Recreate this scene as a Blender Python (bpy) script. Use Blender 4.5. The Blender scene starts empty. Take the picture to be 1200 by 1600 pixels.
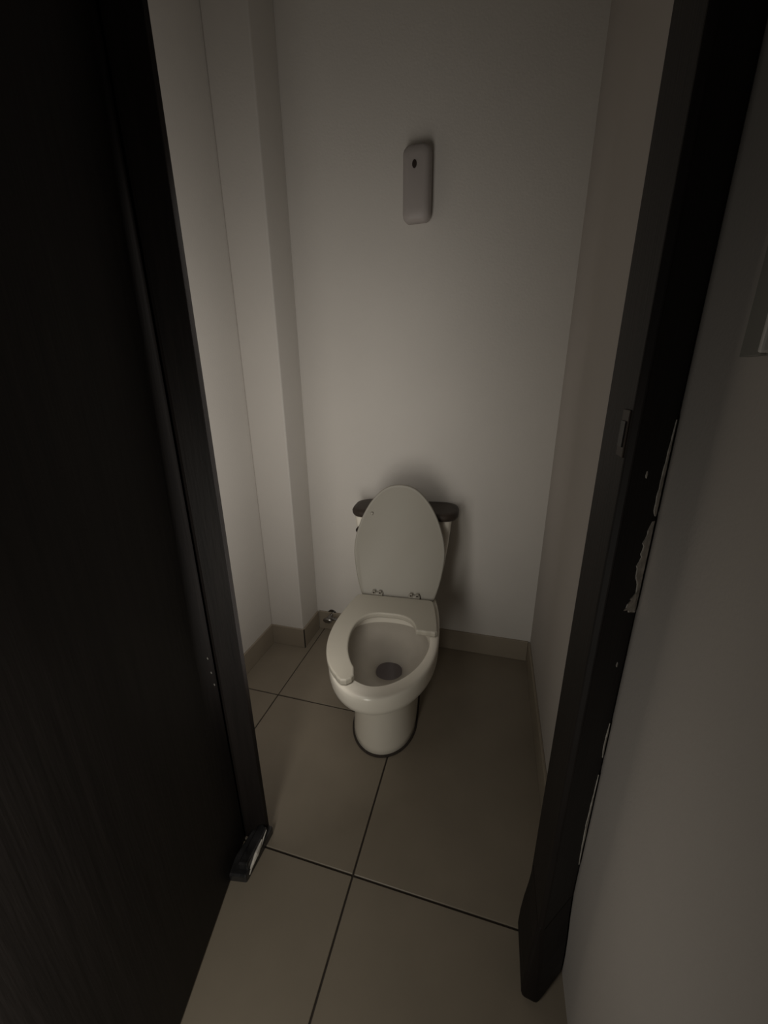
import bpy, bmesh, math, random
from mathutils import Vector, Matrix

scene = bpy.context.scene
C = scene.collection
random.seed(7)
PI = math.pi

# ------------------------------------------------------------------ camera
CAM_H = 1.1983
F_PX, PITCH, ROLL, YAW = 611.4, 0.3200, -0.0108, -0.2718
cp, sp, cy, sy = math.cos(PITCH), math.sin(PITCH), math.cos(YAW), math.sin(YAW)
fwd = Vector((sy * cp, cy * cp, -sp))
right0 = Vector((cy, -sy, 0))
up0 = right0.cross(fwd)
r2 = right0 * math.cos(ROLL) + up0 * math.sin(ROLL)
u2 = up0 * math.cos(ROLL) - right0 * math.sin(ROLL)
cam_data = bpy.data.cameras.new('camera')
cam = bpy.data.objects.new('camera', cam_data)
C.objects.link(cam)
M = Matrix.Identity(4)
for i in range(3):
    M[i][0], M[i][1], M[i][2] = r2[i], u2[i], -fwd[i]
M[2][3] = CAM_H
cam.matrix_world = M
cam_data.sensor_fit = 'VERTICAL'
cam_data.sensor_height = 24.0
cam_data.lens = 24.0 * F_PX / 1600.0
cam_data.clip_start = 0.02
scene.camera = cam

# ------------------------------------------------------------------ world, lights, exposure
world = bpy.data.worlds.new('world')
scene.world = world
world.use_nodes = True
bg = world.node_tree.nodes['Background']
bg.inputs[0].default_value = (1.0, 0.93, 0.84, 1)
bg.inputs[1].default_value = 0.025


def area(name, loc, target, sx, sy_, power, col):
    d = bpy.data.lights.new(name, 'AREA')
    d.shape = 'RECTANGLE'
    d.size, d.size_y = sx, sy_
    d.energy = power
    d.color = col
    o = bpy.data.objects.new(name, d)
    C.objects.link(o)
    o.location = loc
    o.rotation_euler = (Vector(target) - Vector(loc)).to_track_quat('-Z', 'Y').to_euler()
    return o


# added fill light low beside the open door leaf, its source is made up
area('leaf_fill', (-0.350, -0.10, 0.62), (-0.60, 1.0, 0.36), 0.14, 0.70, 2.4, (1.0, 0.95, 0.85))
# added soft fill inside the cubicle, beside the left jamb; no lamp stands there
area('cubicle_fill', (-0.39, 0.71, 1.02), (-1.08, 1.55, 0.98), 0.18, 1.00, 2.65, (1.0, 0.945, 0.87))

vs = scene.view_settings
vs.view_transform = 'Standard'
vs.look = 'None'
vs.gamma = 1.0
vs.use_curve_mapping = False
vs.exposure = 0.0


# ------------------------------------------------------------------ materials
def mat(name, col, rough=0.6, metal=0.0, noise=0.0, scale=20.0, bump=0.0, bscale=200.0, spec=0.5, stretch=None, col2=None):
    m = bpy.data.materials.new(name)
    m.use_nodes = True
    nt = m.node_tree
    b = nt.nodes['Principled BSDF']
    b.inputs['Base Color'].default_value = (*col, 1)
    b.inputs['Roughness'].default_value = rough
    b.inputs['Metallic'].default_value = metal
    b.inputs['Specular IOR Level'].default_value = spec
    tc = nt.nodes.new('ShaderNodeTexCoord')
    mp = nt.nodes.new('ShaderNodeMapping')
    nt.links.new(tc.outputs['Object'], mp.inputs['Vector'])
    if stretch:
        mp.inputs['Scale'].default_value = stretch
    if noise > 0:
        n = nt.nodes.new('ShaderNodeTexNoise')
        n.inputs['Scale'].default_value = scale
        n.inputs['Detail'].default_value = 5
        r = nt.nodes.new('ShaderNodeValToRGB')
        c2 = col2 or tuple(c * (1 - noise) for c in col)
        r.color_ramp.elements[0].color = (*c2, 1)
        r.color_ramp.elements[1].color = (*col, 1)
        r.color_ramp.elements[0].position = 0.3
        r.color_ramp.elements[1].position = 0.7
        nt.links.new(mp.outputs[0], n.inputs['Vector'])
        nt.links.new(n.outputs['Fac'], r.inputs[0])
        nt.links.new(r.outputs[0], b.inputs['Base Color'])
    if bump > 0:
        n2 = nt.nodes.new('ShaderNodeTexNoise')
        n2.inputs['Scale'].default_value = bscale
        n2.inputs['Detail'].default_value = 4
        bp = nt.nodes.new('ShaderNodeBump')
        bp.inputs['Strength'].default_value = bump
        bp.inputs['Distance'].default_value = 0.002
        nt.links.new(mp.outputs[0], n2.inputs['Vector'])
        nt.links.new(n2.outputs['Fac'], bp.inputs['Height'])
        nt.links.new(bp.outputs[0], b.inputs['Normal'])
    return m


MAT = dict(
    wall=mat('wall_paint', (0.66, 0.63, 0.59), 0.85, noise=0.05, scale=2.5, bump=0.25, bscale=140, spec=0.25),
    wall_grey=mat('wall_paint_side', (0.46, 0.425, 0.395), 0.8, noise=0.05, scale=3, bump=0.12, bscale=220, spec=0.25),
    ceiling=mat('ceiling_paint', (0.62, 0.60, 0.57), 0.9, spec=0.2, noise=.03),
    tile=mat('floor_tile', (0.26, 0.222, 0.172), 0.42, noise=0.10, scale=7, bump=0.06, bscale=60, spec=0.4),
    skirting=mat('skirting_tile', (0.31, 0.265, 0.207), 0.42, noise=0.10, scale=7, spec=0.4),
    grout=mat('grout', (0.045, 0.035, 0.028), 0.9, noise=0.3, scale=60),
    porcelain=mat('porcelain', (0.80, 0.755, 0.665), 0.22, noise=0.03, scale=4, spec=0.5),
    bowl_in=mat('inner_porcelain', (0.50, 0.46, 0.40), 0.3, noise=0.15, scale=9, spec=0.5),  # darker porcelain tone for the bowl interior
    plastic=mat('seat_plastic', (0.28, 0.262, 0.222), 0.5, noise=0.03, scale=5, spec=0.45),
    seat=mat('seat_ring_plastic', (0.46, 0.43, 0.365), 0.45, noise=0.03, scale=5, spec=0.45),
    brown=mat('dark_brown_lid', (0.045, 0.032, 0.024), 0.55, noise=0.4, scale=40, spec=0.4),
    black=mat('near_black', (0.012, 0.010, 0.009), 0.5, noise=0.2, scale=30),
    door=mat('dark_stained_wood', (0.016, 0.013, 0.012), 0.55, noise=0.45, scale=12, bump=0.25, bscale=30, spec=0.3, stretch=(6, 6, 0.35)),
    frame=mat('dark_frame_wood', (0.012, 0.009, 0.008), 0.6, noise=0.45, scale=14, bump=0.25, bscale=40, spec=0.25, stretch=(5, 5, 0.4)),
    chip=mat('bare_filler', (0.74, 0.70, 0.64), 0.9, noise=0.45, scale=70, bump=0.6, bscale=150, spec=0.2),
    foil=mat('scuffed_foot', (0.035, 0.034, 0.036), 0.3, noise=0.9, scale=30, bump=0.6, bscale=40, spec=0.6),
    chrome=mat('chrome', (0.30, 0.29, 0.28), 0.25, metal=1.0, noise=.05),
    brass=mat('dull_brass', (0.03, 0.02, 0.015), 0.5, metal=0.6, noise=.3),
    hose=mat('braided_hose', (0.28, 0.27, 0.26), 0.45, metal=0.6, noise=0.4, scale=300),
    freshener=mat('freshener_plastic', (0.40, 0.365, 0.35), 0.5, noise=0.04, scale=8, spec=0.4),
    nozzle=mat('nozzle_dark', (0.03, 0.018, 0.014), 0.6, noise=.2),
    panelgrey=mat('frame_grey', (0.22, 0.215, 0.195), 0.5, noise=0.1, scale=9),
    panelpale=mat('frame_pale_edge', (0.62, 0.60, 0.57), 0.3, noise=0.05, scale=9),
)
mw = bpy.data.materials.new('toilet_water')
mw.use_nodes = True
_b = mw.node_tree.nodes['Principled BSDF']
_b.inputs['Base Color'].default_value = (0.20, 0.17, 0.17, 1)
_b.inputs['Roughness'].default_value = 0.05
_b.inputs['Transmission Weight'].default_value = 0.5
_b.inputs['IOR'].default_value = 1.33
MAT['water'] = mw


# ------------------------------------------------------------------ helpers
def link(name, bm, m, parent=None, smooth=False, bevel=0.0, seg=2, ang=40, subsurf=0):
    bmesh.ops.recalc_face_normals(bm, faces=bm.faces)
    me = bpy.data.meshes.new(name)
    bm.to_mesh(me)
    bm.free()
    o = bpy.data.objects.new(name, me)
    C.objects.link(o)
    for mm in (m if isinstance(m, (list, tuple)) else [m]):
        me.materials.append(mm)
    if bevel > 0:
        md = o.modifiers.new('bevel', 'BEVEL')
        md.width = bevel
        md.segments = seg
        md.limit_method = 'ANGLE'
        md.angle_limit = math.radians(ang)
    if subsurf:
        md = o.modifiers.new('subsurf', 'SUBSURF')
        md.levels = md.render_levels = subsurf
    if smooth:
        for p in me.polygons:
            p.use_smooth = True
    if parent:
        o.parent = parent
        o.matrix_parent_inverse = Matrix.Translation(-Vector(parent.location))
    return o


def box(bm, a, b, mi=0):
    x0, y0, z0 = a
    x1, y1, z1 = b
    v = [bm.verts.new(p) for p in ((x0, y0, z0), (x1, y0, z0), (x1, y1, z0), (x0, y1, z0),
                                   (x0, y0, z1), (x1, y0, z1), (x1, y1, z1), (x0, y1, z1))]
    for f in ((0, 3, 2, 1), (4, 5, 6, 7), (0, 1, 5, 4), (1, 2, 6, 5), (2, 3, 7, 6), (3, 0, 4, 7)):
        fc = bm.faces.new([v[i] for i in f])
        fc.material_index = mi
    return v


def boxbm(a, b):
    bm = bmesh.new()
    box(bm, a, b)
    return bm


def prism(bm, pts, axis, lo, hi):
    """pts 2-D outline extruded along axis between lo and hi"""
    def P(p, h):
        if axis == 2:
            return (p[0], p[1], h)
        if axis == 1:
            return (p[0], h, p[1])
        return (h, p[0], p[1])
    a = [bm.verts.new(P(p, lo)) for p in pts]
    b = [bm.verts.new(P(p, hi)) for p in pts]
    n = len(pts)
    bm.faces.new(a)
    bm.faces.new(b[::-1])
    for i in range(n):
        bm.faces.new((a[i], a[(i + 1) % n], b[(i + 1) % n], b[i]))


def tube(bm, path, rad, n=12, cap=True):
    path = [Vector(p) for p in path]
    rings = []
    prev = None
    for i, p in enumerate(path):
        t = (path[min(i + 1, len(path) - 1)] - path[max(i - 1, 0)]).normalized()
        if prev is None:
            s = t.orthogonal().normalized()
        else:
            s = (prev - t * prev.dot(t)).normalized()
        prev = s
        w = t.cross(s)
        r = rad[i] if isinstance(rad, (list, tuple)) else rad
        rings.append([bm.verts.new(p + (s * math.cos(2 * PI * k / n) + w * math.sin(2 * PI * k / n)) * r) for k in range(n)])
    for a, b in zip(rings, rings[1:]):
        for k in range(n):
            bm.faces.new((a[k], a[(k + 1) % n], b[(k + 1) % n], b[k]))
    if cap:
        bm.faces.new(rings[0][::-1])
        bm.faces.new(rings[-1])


def loft(bm, rings, cap0=True, cap1=True, mats=None):
    V = [[bm.verts.new(p) for p in r] for r in rings]
    n = len(rings[0])
    for i, (a, b) in enumerate(zip(V, V[1:])):
        for k in range(n):
            f = bm.faces.new((a[k], a[(k + 1) % n], b[(k + 1) % n], b[k]))
            if mats:
                f.material_index = mats[i]
    if cap0:
        bm.faces.new(V[0][::-1])
    if cap1:
        f = bm.faces.new(V[-1])
        if mats:
            f.material_index = mats[-1]
    return V


def spline(pts, n=6, closed=False):
    """Catmull-Rom through pts"""
    out = []
    P = [Vector(p) for p in pts]
    N = len(P)
    for i in range(N if closed else N - 1):
        g = (lambda k: P[k % N]) if closed else (lambda k: P[max(0, min(N - 1, k))])
        p0, p1, p2, p3 = g(i - 1), g(i), g(i + 1), g(i + 2)
        for j in range(n):
            t = j / n
            out.append(0.5 * ((2 * p1) + (p2 - p0) * t + (2 * p0 - 5 * p1 + 4 * p2 - p3) * t * t + (3 * p1 - p0 - 3 * p2 + p3) * t ** 3))
    if not closed:
        out.append(P[-1].copy())
    return out


def struct(o):
    o['kind'] = 'structure'
    return o


def empty(name, loc):
    o = bpy.data.objects.new(name, None)
    C.objects.link(o)
    o.location = loc
    o.empty_display_size = 0.05
    return o


def thing(o, label, cat, group=None):
    o['label'] = label
    o['category'] = cat
    if group:
        o['group'] = group
    return o


# ------------------------------------------------------------------ dimensions (metres)
XR = 0.2258          # right wall, shared by the cubicle and the vestibule
XL = -0.9635         # left wall of the cubicle
YB = 1.5843          # back wall
XP, YP = -0.7978, 1.4165   # boxed-in corner column
YF0, YF1 = 0.500, 0.630    # door wall
JR, JL = 0.1510, -0.5230   # inner faces of the two jambs
HC = 2.55
XA, Y1 = -0.2635, 0.6111   # grout lines
HB = 0.1001
TS = 0.5

# ------------------------------------------------------------------ shell
floor = struct(link('floor', boxbm((-2.0, -1.8, -0.06), (XR + 0.1, YB + 0.1, -0.004)), MAT['grout']))
g = 0.0022
cols = [(-2.0, XA - 3 * TS), (XA - 3 * TS, XA - 2 * TS), (XA - 2 * TS, XA - TS), (XA - TS, XA), (XA, XR + 0.02)]
k = 0
rows = []
y = Y1 - 5 * TS
while y < YB:
    rows.append((max(y, -1.8), min(y + TS, YB + 0.02)))
    y += TS
cells = [(c, r) for r in rows for c in cols[:-1]]
cells += [(cols[-1], r) for r in rows if r[1] < Y1 + 0.01] + [(cols[-1], (Y1, YB + 0.02))]
for ((x0, x1), (y0, y1)) in cells:
    if True:
        dz = random.uniform(-0.0006, 0.0006)
        bm = boxbm((x0 + g, y0 + g * 1.2, -0.012), (x1 - g, y1 - g * 1.2, dz))
        link('tile', bm, MAT['tile'], floor, bevel=0.0012, seg=1)

struct(link('wall_back', boxbm((XL - 0.1, YB, -0.05), (XR + 0.1, YB + 0.1, HC)), MAT['wall']))
struct(link('wall_left', boxbm((XL - 0.1, YF1, -0.05), (XL, YB + 0.0, HC)), MAT['wall']))
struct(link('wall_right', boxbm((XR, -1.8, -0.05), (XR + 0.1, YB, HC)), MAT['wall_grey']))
bm = bmesh.new()
prism(bm, [(XL, YP), (XP, YP), (XP, YB), (XL, YB)], 2, -0.003, HC)
struct(link('wall_corner', bm, MAT['wall'], bevel=0.006, seg=3))
bm = bmesh.new()
box(bm, (-2.0, YF0 + 0.01, -0.05), (-0.66, YF1 + 0.018, HC))
box(bm, (-0.66, YF0 + 0.01, 2.12), (XR, YF1 - 0.01, HC))
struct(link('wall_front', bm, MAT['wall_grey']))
struct(link('ceiling', boxbm((-2.0, -1.8, HC), (XR + 0.1, YB + 0.1, HC + 0.08)), MAT['ceiling']))

# skirting tiles
T_ = 0.009
bb = struct(link('baseboard_back', boxbm((XP + T_, YB - T_, 0.0), (-0.33, YB, HB)), MAT['skirting'], bevel=0.0015, seg=1))
link('tile', boxbm((-0.327, YB - T_, 0.0), (XR - T_, YB, HB)), MAT['skirting'], bb, bevel=0.0015, seg=1)
struct(link('baseboard_left', boxbm((XL, YF1 + 0.02, 0.0), (XL + T_, YP - T_, HB)), MAT['skirting'], bevel=0.0015, seg=1))
struct(link('baseboard_right', boxbm((XR - T_, YF1 + 0.002, 0.0), (XR, YB - T_, HB)), MAT['skirting'], bevel=0.0015, seg=1))
bb = struct(link('baseboard_corner', boxbm((XL, YP - T_, 0.0), (XP + T_ - 0.003, YP, HB)), MAT['skirting'], bevel=0.0015, seg=1))
link('tile', boxbm((XP, YP + 0.0005, 0.0), (XP + T_, YB - T_, HB)), MAT['skirting'], bb, bevel=0.0015, seg=1)
link('grout_joint', boxbm((XP + T_ - 0.003, YP - T_ + 0.001, 0.0), (XP + T_ - 0.0005, YP, HB - 0.001)), MAT['grout'], bb)

# ------------------------------------------------------------------ door frame
frame = struct(empty('trim_1', (JR, YF0, 0)))
# right jamb: reveal with a stop, slightly bowed foot
bm = bmesh.new()
FA, FB = (0.160, 0.512), (0.2232, 0.5865)      # splayed front face of the jamb
prism(bm, [(JR, YF1), (JR, 0.517), FA, FB, (FB[0], YF1)], 2, 0.001, 2.12)
link('jamb', bm, MAT['frame'], frame, bevel=0.002)
# swollen foot of the right jamb
bm = bmesh.new()


def foot_ring(k, z):
    top = [(JR - 0.0006, YF1 - 0.006), (JR - 0.0006, 0.516), (0.160, 0.5112), (FB[0] - 0.0004, 0.586), (FB[0] - 0.0004, YF1 - 0.006)]
    bot = [(JR - 0.013, YF1 - 0.006), (JR - 0.012, 0.503), (0.170, 0.499), (FB[0] - 0.0004, 0.560), (FB[0] - 0.0004, YF1 - 0.006)]
    return [(p[0] + (q[0] - p[0]) * k, p[1] + (q[1] - p[1]) * k, z) for p, q in zip(top, bot)]


loft(bm, [foot_ring(0.85, 0.0), foot_ring(1.0, 0.012), foot_ring(0.95, 0.06), foot_ring(0.7, 0.11), foot_ring(0.3, 0.16), foot_ring(0.0, 0.22)])
link('jamb_foot', bm, MAT['frame'], frame, bevel=0.006)
# left jamb
bm = bmesh.new()
prism(bm, [(-0.5255, 0.650), (-0.5255, 0.637), (-0.576, 0.619), (-0.660, 0.619), (-0.660, 0.650)], 2, 0.001, 2.12)
link('jamb', bm, MAT['frame'], frame, bevel=0.0015)
link('head_jamb', boxbm((JL, YF0, 2.05), (JR, YF1, 2.12)), MAT['frame'], frame, bevel=0.002)
# scuffed foot of the left jamb
bm = bmesh.new()
prism(bm, [(-0.575, 0.515), (-0.516, 0.525), (-0.512, 0.648), (-0.560, 0.652)], 2, 0.0, 0.026)
prism(bm, [(-0.545, 0.535), (-0.519, 0.54), (-0.517, 0.63), (-0.545, 0.64)], 2, 0.02, 0.045)
fo = link('jamb_foot', bm, MAT['foil'], frame, bevel=0.004)
fo['label'] = 'scuffed shiny foot with pale scratches'
bm = bmesh.new()
for (a, b, w) in (((-0.5155, 0.545, 0.022), (-0.5145, 0.60, 0.046), 0.006), ((-0.515, 0.575, 0.02), (-0.514, 0.622, 0.05), 0.0025), ((-0.516, 0.538, 0.012), (-0.515, 0.56, 0.03), 0.003)):
    tube(bm, [a, ((a[0] + b[0]) / 2 + 0.0006, (a[1] + b[1]) / 2, (a[2] + b[2]) / 2 + 0.003), b], [w * 0.5, w, w * 0.3], 6)
sc = link('scratch', bm, MAT['chip'], frame)
# strike plate
bm = boxbm((JR - 0.002, 0.520, 1.110), (JR + 0.001, 0.546, 1.165))
sp_ = link('strike_plate', bm, MAT['brass'], frame, bevel=0.001)
link('latch_hole', boxbm((JR - 0.0035, 0.525, 1.122), (JR - 0.0015, 0.541, 1.152)), MAT['black'], sp_)


FD = (Vector(FB) - Vector(FA))
FL = FD.length
FD.normalize()
FN = Vector((FD.y, -FD.x))      # outward normal of the splayed face


def on_face(d, z, h):
    """point on the jamb's splayed face: d metres from its wall-side edge, height z, h proud of the face"""
    p = Vector(FB) - FD * d + FN * h
    return (p.x, p.y, z)


def flake(outline, name, label):
    bm = bmesh.new()
    a = [bm.verts.new(on_face(d, z, 0.0012)) for d, z in outline]
    b = [bm.verts.new(on_face(d, z, -0.001)) for d, z in outline]
    n = len(a)
    bm.faces.new(a)
    bm.faces.new(b[::-1])
    for i in range(n):
        bm.faces.new((a[i], a[(i + 1) % n], b[(i + 1) % n], b[i]))
    o = link(name, bm, MAT['chip'], frame)
    o['label'] = label
    return o


def ragged(prof, n=26, jit=0.14, edge=0.0035):
    """prof: (z, width) knots, top to bottom"""
    L, Rr = [], []
    z0, z1 = prof[0][0], prof[-1][0]
    for i in range(n + 1):
        z = z0 + (z1 - z0) * i / n
        for (za, wa), (zb, wb) in zip(prof, prof[1:]):
            if zb <= z <= za + 1e-9:
                w = wa + (wb - wa) * (za - z) / (za - zb)
                break
        w = max(0.0008, w * random.uniform(1 - jit, 1 + jit))
        L.append((edge + w, z))
        Rr.append((edge + random.uniform(0, 0.0012), z))
    return L + Rr[::-1]


LB = 'bare pale patch where the dark paint flaked off'
flake(ragged([(1.150, 0.001), (1.10, 0.0065), (1.03, 0.0115), (1.022, 0.003)]), 'bare_patch', LB)
flake(ragged([(1.015, 0.008), (0.99, 0.020), (0.95, 0.024), (0.93, 0.017), (0.90, 0.010), (0.872, 0.003)], jit=0.2), 'bare_patch', LB)
flake(ragged([(0.912, 0.003), (0.905, 0.017), (0.896, 0.030), (0.887, 0.034), (0.880, 0.024), (0.874, 0.008)], n=14, jit=0.2), 'bare_patch', LB)
flake(ragged([(0.660, 0.001), (0.63, 0.006), (0.60, 0.004), (0.585, 0.001)], n=10), 'bare_patch', LB)
flake(ragged([(0.545, 0.001), (0.48, 0.005), (0.43, 0.008), (0.36, 0.005), (0.31, 0.001)], n=16), 'bare_patch', LB)
for (d, z) in ((0.058, 1.086), (0.026, 0.787)):
    flake([(d + 0.002, z), (d, z + 0.005), (d - 0.002, z + 0.001), (d - 0.0005, z - 0.004)], 'paint_speck', LB)

# ------------------------------------------------------------------ door leaf, swung open towards the viewer
HX, HY = -0.580, 0.612
door = struct(empty('door_1', (HX, HY, 0)))
ang = math.atan2(0.072, 0.322)


def leafpt(u, w):
    # u along the leaf away from its hinges, w thickness to the left
    d = Vector((math.sin(ang), -math.cos(ang)))
    nrm = Vector((-math.cos(ang), -math.sin(ang)))
    p = Vector((HX, HY)) + d * u + nrm * w
    return (p.x, p.y)


bm = bmesh.new()
prism(bm, [leafpt(0, 0), leafpt(0.70, 0), leafpt(0.70, 0.038), leafpt(0, 0.038)], 2, 0.006, 2.04)
link('leaf', bm, MAT['door'], door, bevel=0.002)
for z in (0.25, 1.05, 1.85):
    bm = bmesh.new()
    p = leafpt(-0.003, 0.030)
    tube(bm, [(p[0], p[1], z - 0.045), (p[0], p[1], z + 0.045)], 0.006, 12)
    link('hinge', bm, MAT['black'], door, smooth=False)
for (u, z) in ((0.020, 0.617), (0.016, 0.575), (0.012, 0.538)):
    bm = bmesh.new()
    a = leafpt(u, 0.0005)
    b = leafpt(u + 0.003, -0.0006)
    tube(bm, [(a[0], a[1], z), (b[0], b[1], z + 0.006)], 0.0014, 6)
    link('scuff', bm, MAT['panelgrey'], door)

# ------------------------------------------------------------------ toilet
TX = -0.312
toilet = thing(empty('toilet', (TX, 1.285, 0)),
               'cream white floor toilet with lid up and broken seat against back wall', 'toilet')
N = 64


def egg(hw, yf, yb, z, ym=1.06, ef=2.0, eb=2.3, n=N, cx=TX):
    out = []
    for i in range(n):
        t = 2 * PI * i / n
        c, s = math.cos(t), math.sin(t)
        e = ef if s < 0 else eb
        x = hw * math.copysign(abs(c) ** (2 / e), c)
        yy = (ym - yf) if s < 0 else (yb - ym)
        out.append((cx + x, ym + yy * math.copysign(abs(s) ** (2 / e), s), z))
    return out


rings = [
    egg(0.108, 0.955, 1.48, 0.001, ym=1.10, cx=TX - 0.011),
    egg(0.112, 0.951, 1.48, 0.006, ym=1.10, cx=TX - 0.011),
    egg(0.111, 0.952, 1.48, 0.030, ym=1.10, cx=TX - 0.011),
    egg(0.107, 0.956, 1.48, 0.080, ym=1.10, cx=TX - 0.011),
    egg(0.104, 0.959, 1.48, 0.15, ym=1.10, cx=TX - 0.011),
    egg(0.104, 0.957, 1.48, 0.22, ym=1.09, cx=TX - 0.011),
    egg(0.110, 0.945, 1.48, 0.258, ym=1.09),
    egg(0.128, 0.905, 1.48, 0.286, ym=1.08),
    egg(0.154, 0.840, 1.48, 0.312, ym=1.07),
    egg(0.168, 0.806, 1.49, 0.326),
    egg(0.1735, 0.794, 1.50, 0.337),
    egg(0.1755, 0.790, 1.50, 0.352),
    egg(0.176, 0.789, 1.50, 0.372),
    egg(0.176, 0.789, 1.50, 0.387),
    egg(0.1745, 0.791, 1.495, 0.393),
    egg(0.171, 0.795, 1.49, 0.396),
    egg(0.166, 0.802, 1.48, 0.3965),
    egg(0.153, 0.834, 1.20, 0.396, ym=1.06, ef=1.85),
    egg(0.149, 0.839, 1.195, 0.393, ym=1.06, ef=1.85),
    egg(0.147, 0.842, 1.192, 0.386, ym=1.06, ef=1.85),
    egg(0.146, 0.844, 1.190, 0.365, ym=1.06, ef=1.85),
    egg(0.147, 0.847, 1.195, 0.350, ym=1.06, ef=1.9),
    egg(0.136, 0.866, 1.190, 0.315, ym=1.06),
    egg(0.112, 0.925, 1.185, 0.270, ym=1.07),
    egg(0.080, 1.010, 1.180, 0.238, ym=1.09),
    egg(0.052, 1.066, 1.176, 0.216, ym=1.12),
    egg(0.046, 1.076, 1.172, 0.200, ym=1.125),
    egg(0.040, 1.084, 1.164, 0.170, ym=1.125),
    egg(0.028, 1.098, 1.150, 0.150, ym=1.125),
]
bm = bmesh.new()
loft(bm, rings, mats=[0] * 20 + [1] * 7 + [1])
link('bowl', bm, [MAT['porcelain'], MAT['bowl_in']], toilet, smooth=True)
bm = bmesh.new()
prism(bm, [(p[0], p[1]) for p in egg(0.0465, 1.075, 1.1725, 0, ym=1.125)], 2, 0.196, 0.204)
wtr = link('water', bm, MAT['water'], toilet)
bm = bmesh.new()
prism(bm, [(p[0], p[1]) for p in egg(0.026, 1.100, 1.148, 0, ym=1.125)], 2, 0.151, 0.155)
link('drain', bm, MAT['black'], toilet)
bm = bmesh.new()
loft(bm, [egg(0.112 + d, 0.951 - d, 1.48 + d, z, ym=1.10, cx=TX - 0.011) for d, z in ((-0.003, 0.0005), (0.0065, 0.0008), (0.0060, 0.0035), (0.001, 0.006), (-0.003, 0.005))])
ck = link('caulk', bm, MAT['grout'], toilet, smooth=True)
ck['label'] = 'grimy dark caulk line around the foot'

# tank
def rrect(hx, y0, y1, z, r=0.03, n=6, cx=TX):
    out = []
    for (sx, yy, a0) in ((1, y1 - r, 0), (-1, y1 - r, PI / 2), (-1, y0 + r, PI), (1, y0 + r, 1.5 * PI)):
        for i in range(n + 1):
            a = a0 + (PI / 2) * i / n
            out.append((cx + sx * (hx - r) + r * math.cos(a), yy + r * math.sin(a), z))
    return out


YT0, YT1 = 1.398, 1.560
bm = bmesh.new()
loft(bm, [rrect(0.150, YT0 + 0.03, YT1, 0.400), rrect(0.158, YT0 + 0.022, YT1, 0.408), rrect(0.172, YT0 + 0.012, YT1, 0.50),
          rrect(0.184, YT0 + 0.004, YT1, 0.60), rrect(0.192, YT0, YT1, 0.690), rrect(0.192, YT0, YT1, 0.694)])
link('tank', bm, MAT['porcelain'], toilet, smooth=True, bevel=0.003)
bm = bmesh.new()
yl0, yl1 = YT0 - 0.018, YT1 + 0.004
loft(bm, [rrect(0.204, yl0 + 0.006, yl1, 0.696, r=0.05, cx=TX + 0.005), rrect(0.211, yl0, yl1, 0.702, r=0.065, cx=TX + 0.005), rrect(0.212, yl0, yl1, 0.713, r=0.065, cx=TX + 0.005),
          rrect(0.207, yl0 + 0.005, yl1 - 0.004, 0.722, r=0.062, cx=TX + 0.005), rrect(0.189, yl0 + 0.02, yl1 - 0.02, 0.725, r=0.055, cx=TX + 0.005)])
tl = link('tank_lid', bm, MAT['brown'], toilet, smooth=True)
tl['label'] = 'dark brown tank lid with rounded ends'
# flush lever on the tank's front left
bm = bmesh.new()
tube(bm, [(-0.482, YT0 + 0.01, 0.640), (-0.482, YT0 - 0.010, 0.640)], 0.012, 14)
tube(bm, [(-0.482, YT0 - 0.012, 0.640), (-0.455, YT0 - 0.016, 0.637), (-0.42, YT0 - 0.014, 0.632)], [0.006, 0.006, 0.007], 10)
link('flush_lever', bm, MAT['brass'], toilet, smooth=True)
# tank bolts
for s in (-1, 1):
    bm = bmesh.new()
    tube(bm, [(TX + s * 0.135, 1.45, 0.36), (TX + s * 0.135, 1.45, 0.402)], 0.005, 8)
    tube(bm, [(TX + s * 0.135, 1.45, 0.374), (TX + s * 0.135, 1.45, 0.390)], 0.012, 6)
    link('tank_bolt', bm, MAT['black'], toilet)

# seat outline in the seat's own plane: v forward from the hinge line, u sideways
SX = -0.317
HYS, HZS = 1.282, 0.398
outer = spline([(0.0, 0.0), (0.10, 0.0), (0.140, 0.004), (0.152, 0.030), (0.163, 0.090), (0.172, 0.155), (0.175, 0.215), (0.171, 0.280),
                (0.156, 0.345), (0.130, 0.402), (0.095, 0.443), (0.050, 0.467), (0.0, 0.475)], 5)
inner = spline([(0.0, 0.118), (0.040, 0.120), (0.075, 0.138), (0.098, 0.175), (0.106, 0.225), (0.102, 0.280), (0.088, 0.335), (0.064, 0.385), (0.034, 0.425)], 5)


def seat_mesh():
    """U seat, open at the front; the right arm is snapped off, so the outline stops in a ragged edge there"""
    VB = 0.198
    lo = [p for p in outer if True]
    left_out = [(-p.x, p.y) for p in lo if p.x > 0.092 or p.y < 0.3]
    # rounded tip of the left arm
    tip = [(-0.088, 0.452), (-0.074, 0.462), (-0.058, 0.460), (-0.046, 0.448), (-0.042, 0.434)]
    left_in = [(-p.x, p.y) for p in inner if p.x > 0.048 or p.y < 0.3][::-1]
    right_in = [(p.x, p.y) for p in inner if p.y < VB and p.x > 0.0001]
    crack = [(0.104, VB + 0.001), (0.122, VB - 0.001), (0.139, VB + 0.001), (0.153, VB - 0.001), (0.167, VB)]
    right_out = [(p.x, p.y) for p in lo if p.y < VB - 0.004 and p.x > 0.0001][::-1]
    return left_out + tip + left_in + right_in + crack + right_out


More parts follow.
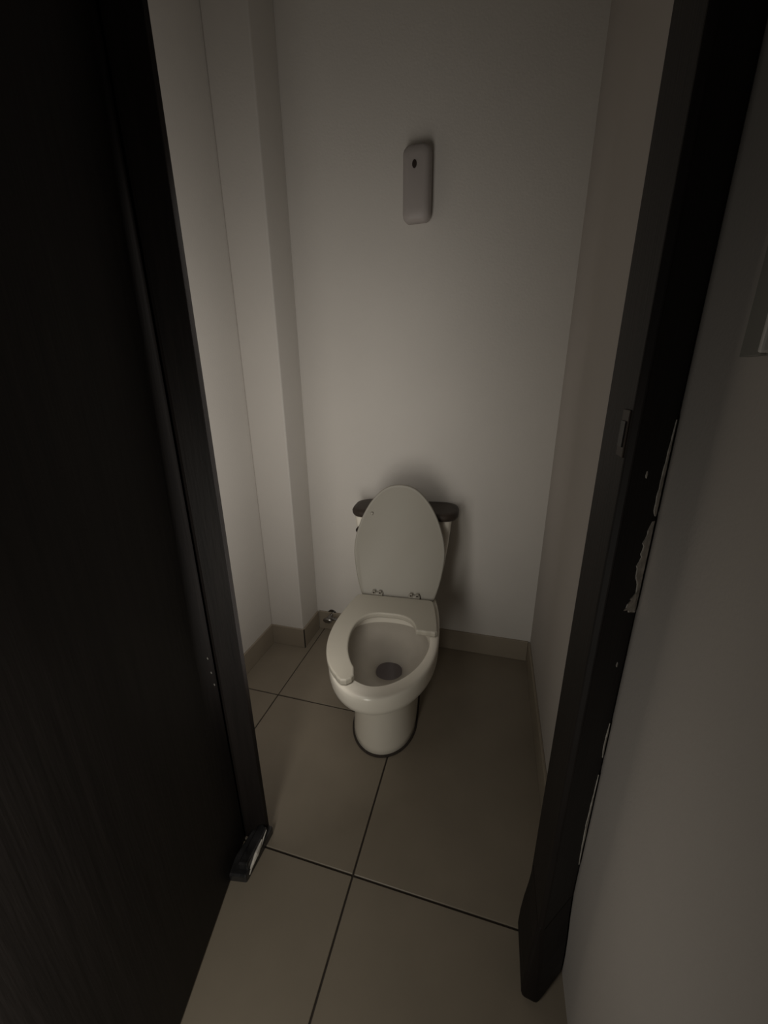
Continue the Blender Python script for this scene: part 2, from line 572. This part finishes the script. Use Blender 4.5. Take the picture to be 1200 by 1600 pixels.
pts = seat_mesh()
bm = bmesh.new()
prism(bm, [(SX + u, HYS - v) for (u, v) in pts], 2, HZS + 0.001, HZS + 0.021)
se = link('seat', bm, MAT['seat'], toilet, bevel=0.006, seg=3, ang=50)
se['label'] = 'broken open front seat with its right arm snapped off'
for s in ((-0.125, 0.06), (-0.11, 0.37), (0.12, 0.06)):
    bm = boxbm((SX + s[0] - 0.012, HYS - s[1] - 0.007, 0.3955), (SX + s[0] + 0.012, HYS - s[1] + 0.007, HZS + 0.002))
    link('bumper', bm, MAT['plastic'], se)

# raised lid leaning back on the tank
bm = bmesh.new()
lid_half = spline([(0.0, -0.012), (0.10, -0.012), (0.136, -0.009), (0.147, 0.012), (0.162, 0.070), (0.172, 0.135), (0.174, 0.180), (0.167, 0.232),
                   (0.151, 0.285), (0.135, 0.322), (0.113, 0.360), (0.086, 0.393), (0.058, 0.416), (0.028, 0.428), (0.0, 0.431)], 5)
full = [(p.x + 0.006, p.y) for p in lid_half] + [(-p.x + 0.006, p.y) for p in lid_half[::-1][1:-1]]
nfull = len(full)


def lid_ring(sc, h):
    cxv = 0.21
    return [(u * sc, cxv + (v - cxv) * sc, h) for (u, v) in full]


loft(bm, [lid_ring(0.955, 0.004), lid_ring(0.985, 0.0), lid_ring(1.0, 0.004), lid_ring(1.0, 0.013), lid_ring(0.985, 0.018), lid_ring(0.94, 0.021), lid_ring(0.6, 0.023)],
     cap0=True, cap1=True)
LEAN = math.radians(99.5)
# local: x=u, y=v (forward when closed), z=thickness; rotate so v points up
ml = Matrix.Translation((SX, HYS + 0.012, HZS + 0.017)) @ Matrix.Rotation(0, 4, 'X')
ca, sa = math.cos(LEAN), math.sin(LEAN)
for vtx in bm.verts:
    u, v, h = vtx.co
    vtx.co = (SX + u, HYS + 0.014 - (v * ca) + h * sa, HZS + 0.016 + v * sa + h * ca)
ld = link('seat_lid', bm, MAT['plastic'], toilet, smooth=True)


def lidpt(u, v, h):
    return (SX + u, HYS + 0.014 - v * ca + h * sa, HZS + 0.016 + v * sa + h * ca)


for (u, v) in ((-0.100, 0.318),):
    bm = bmesh.new()
    tube(bm, [lidpt(u, v, 0.006), lidpt(u, v, 0.0005), lidpt(u, v, -0.003)], [0.006, 0.006, 0.004], 12)
    link('bumper', bm, MAT['plastic'], ld)
for s in (-1, 1):
    hx = SX + s * 0.072
    bm = bmesh.new()
    box(bm, (hx - 0.021, HYS - 0.006, HZS - 0.002), (hx + 0.021, HYS + 0.024, HZS + 0.017))
    tube(bm, [(hx - 0.022, HYS + 0.012, HZS + 0.020), (hx + 0.022, HYS + 0.012, HZS + 0.020)], 0.009, 12)
    for q in (-1, 1):
        box(bm, (hx + q * 0.012 - 0.006, HYS + 0.002, HZS + 0.018), (hx + q * 0.012 + 0.006, HYS + 0.014, HZS + 0.036))
    h_ = link('hinge', bm, MAT['plastic'], toilet, bevel=0.002)
    for q in (-1, 1):
        bm = bmesh.new()
        tube(bm, [(hx + q * 0.012, HYS + 0.004, HZS + 0.030), (hx + q * 0.012, HYS + 0.0005, HZS + 0.030)], 0.0035, 8)
        link('screw', bm, MAT['nozzle'], h_)

toilet.rotation_euler = (0, 0, math.radians(4.0))    # bolted down a little askew

# ------------------------------------------------------------------ water supply valve on the back wall, behind the toilet
VX, VZ = -0.718, 0.090
valve = thing(empty('supply_valve', (VX, YB, VZ)), 'small chrome shutoff valve low on back wall left of toilet', 'valve')
bm = bmesh.new()
tube(bm, [(VX, YB + 0.001, VZ), (VX, YB - 0.004, VZ), (VX, YB - 0.006, VZ)], [0.024, 0.024, 0.010], 20)
link('escutcheon', bm, MAT['chrome'], valve)
bm = bmesh.new()
tube(bm, [(VX, YB - 0.005, VZ), (VX, YB - 0.045, VZ)], 0.0075, 12)
tube(bm, [(VX, YB - 0.030, VZ), (VX, YB - 0.056, VZ)], 0.012, 12)
tube(bm, [(VX, YB - 0.043, VZ), (VX + 0.028, YB - 0.043, VZ)], 0.008, 12)
link('valve_body', bm, MAT['chrome'], valve, smooth=False)
bm = bmesh.new()
loft(bm, [[(VX + 0.022 * s * math.cos(a), YB - d, VZ + 0.013 * s * math.sin(a)) for a in [2 * PI * i / 20 for i in range(20)]]
          for s, d in ((0.8, 0.058), (1, 0.060), (1, 0.066), (0.7, 0.069))])
link('valve_handle', bm, MAT['chrome'], valve, smooth=False)
bm = bmesh.new()
path = spline([(VX + 0.026, YB - 0.043, VZ), (VX + 0.07, YB - 0.043, VZ + 0.0), (VX + 0.13, YB - 0.04, VZ + 0.005), (-0.47, YB - 0.045, VZ + 0.05),
               (-0.435, YB - 0.055, 0.25), (-0.43, YB - 0.07, 0.34), (-0.43, YB - 0.075, 0.398)], 6)
tube(bm, path, 0.006, 10)
link('hose', bm, MAT['hose'], valve, smooth=True)

# ------------------------------------------------------------------ air freshener on the back wall
AX = -0.306
fresh = thing(empty('air_freshener', (AX, YB, 1.72)), 'pale slim air freshener dispenser mounted high on back wall', 'dispenser')


def fr(hw, z0, z1, y, r, n=8):
    out = []
    for (sx, zz, a0) in ((1, z1 - r, 0), (-1, z1 - r, PI / 2), (-1, z0 + r, PI), (1, z0 + r, 1.5 * PI)):
        for i in range(n + 1):
            a = a0 + (PI / 2) * i / n
            out.append((AX + sx * (hw - r) + r * math.cos(a), y, zz + r * math.sin(a)))
    return out


bm = bmesh.new()
loft(bm, [fr(0.040, 1.730, 1.915, YB + 0.0005, 0.012), fr(0.040, 1.730, 1.915, YB - 0.008, 0.012)])
link('back_plate', bm, MAT['freshener'], fresh)
bm = bmesh.new()
loft(bm, [fr(0.043, 1.722, 1.923, YB - 0.007, 0.016), fr(0.046, 1.716, 1.926, YB - 0.014, 0.02), fr(0.046, 1.712, 1.926, YB - 0.036, 0.022),
          fr(0.044, 1.713, 1.922, YB - 0.050, 0.024), fr(0.038, 1.722, 1.914, YB - 0.058, 0.024), fr(0.026, 1.745, 1.895, YB - 0.061, 0.02)])
link('cover', bm, MAT['freshener'], fresh, smooth=True)
bm = bmesh.new()
nz = 1.866
ring = lambda s, d: [(AX - 0.004 + 0.0075 * s * math.cos(a), YB - d, nz + 0.0115 * s * math.sin(a)) for a in [2 * PI * i / 20 for i in range(20)]]
loft(bm, [ring(1.0, 0.056), ring(1.0, 0.0625), ring(0.75, 0.0628), ring(0.7, 0.0618)])
link('nozzle', bm, MAT['nozzle'], fresh)

# ------------------------------------------------------------------ framed panel on the right wall beside the door
wf = thing(empty('wall_frame', (XR, 0.30, 1.217)), 'grey frame with pale inner edge fixed to right wall, cut off by the photo', 'frame')
bm = bmesh.new()
y0, y1, z0, z1 = 0.06, 0.467, 1.217, 1.75
fwid = 0.032
for (a, b) in (((y1 - fwid, z0), (y1, z1)), ((y0, z0), (y0 + fwid, z1))):
    box(bm, (XR - 0.010, a[0], a[1]), (XR - 0.0003, b[0], b[1]))
box(bm, (XR - 0.010, y0 + fwid, z1 - fwid), (XR - 0.0003, y1 - fwid, z1))
box(bm, (XR - 0.006, y0 + fwid, z0), (XR - 0.0003, y1 - fwid, z0 + 0.006))
link('outer_frame', bm, MAT['panelgrey'], wf, bevel=0.001)
link('pale_strip', boxbm((XR - 0.013, y1 - fwid - 0.006, z0 + 0.002), (XR - 0.0003, y1 - fwid, z1 - fwid)), MAT['panelpale'], wf, bevel=0.002)
link('panel', boxbm((XR - 0.005, y0 + fwid, z0 + 0.006), (XR - 0.0003, y1 - fwid - 0.010, z1 - fwid)), MAT['panelgrey'], wf)
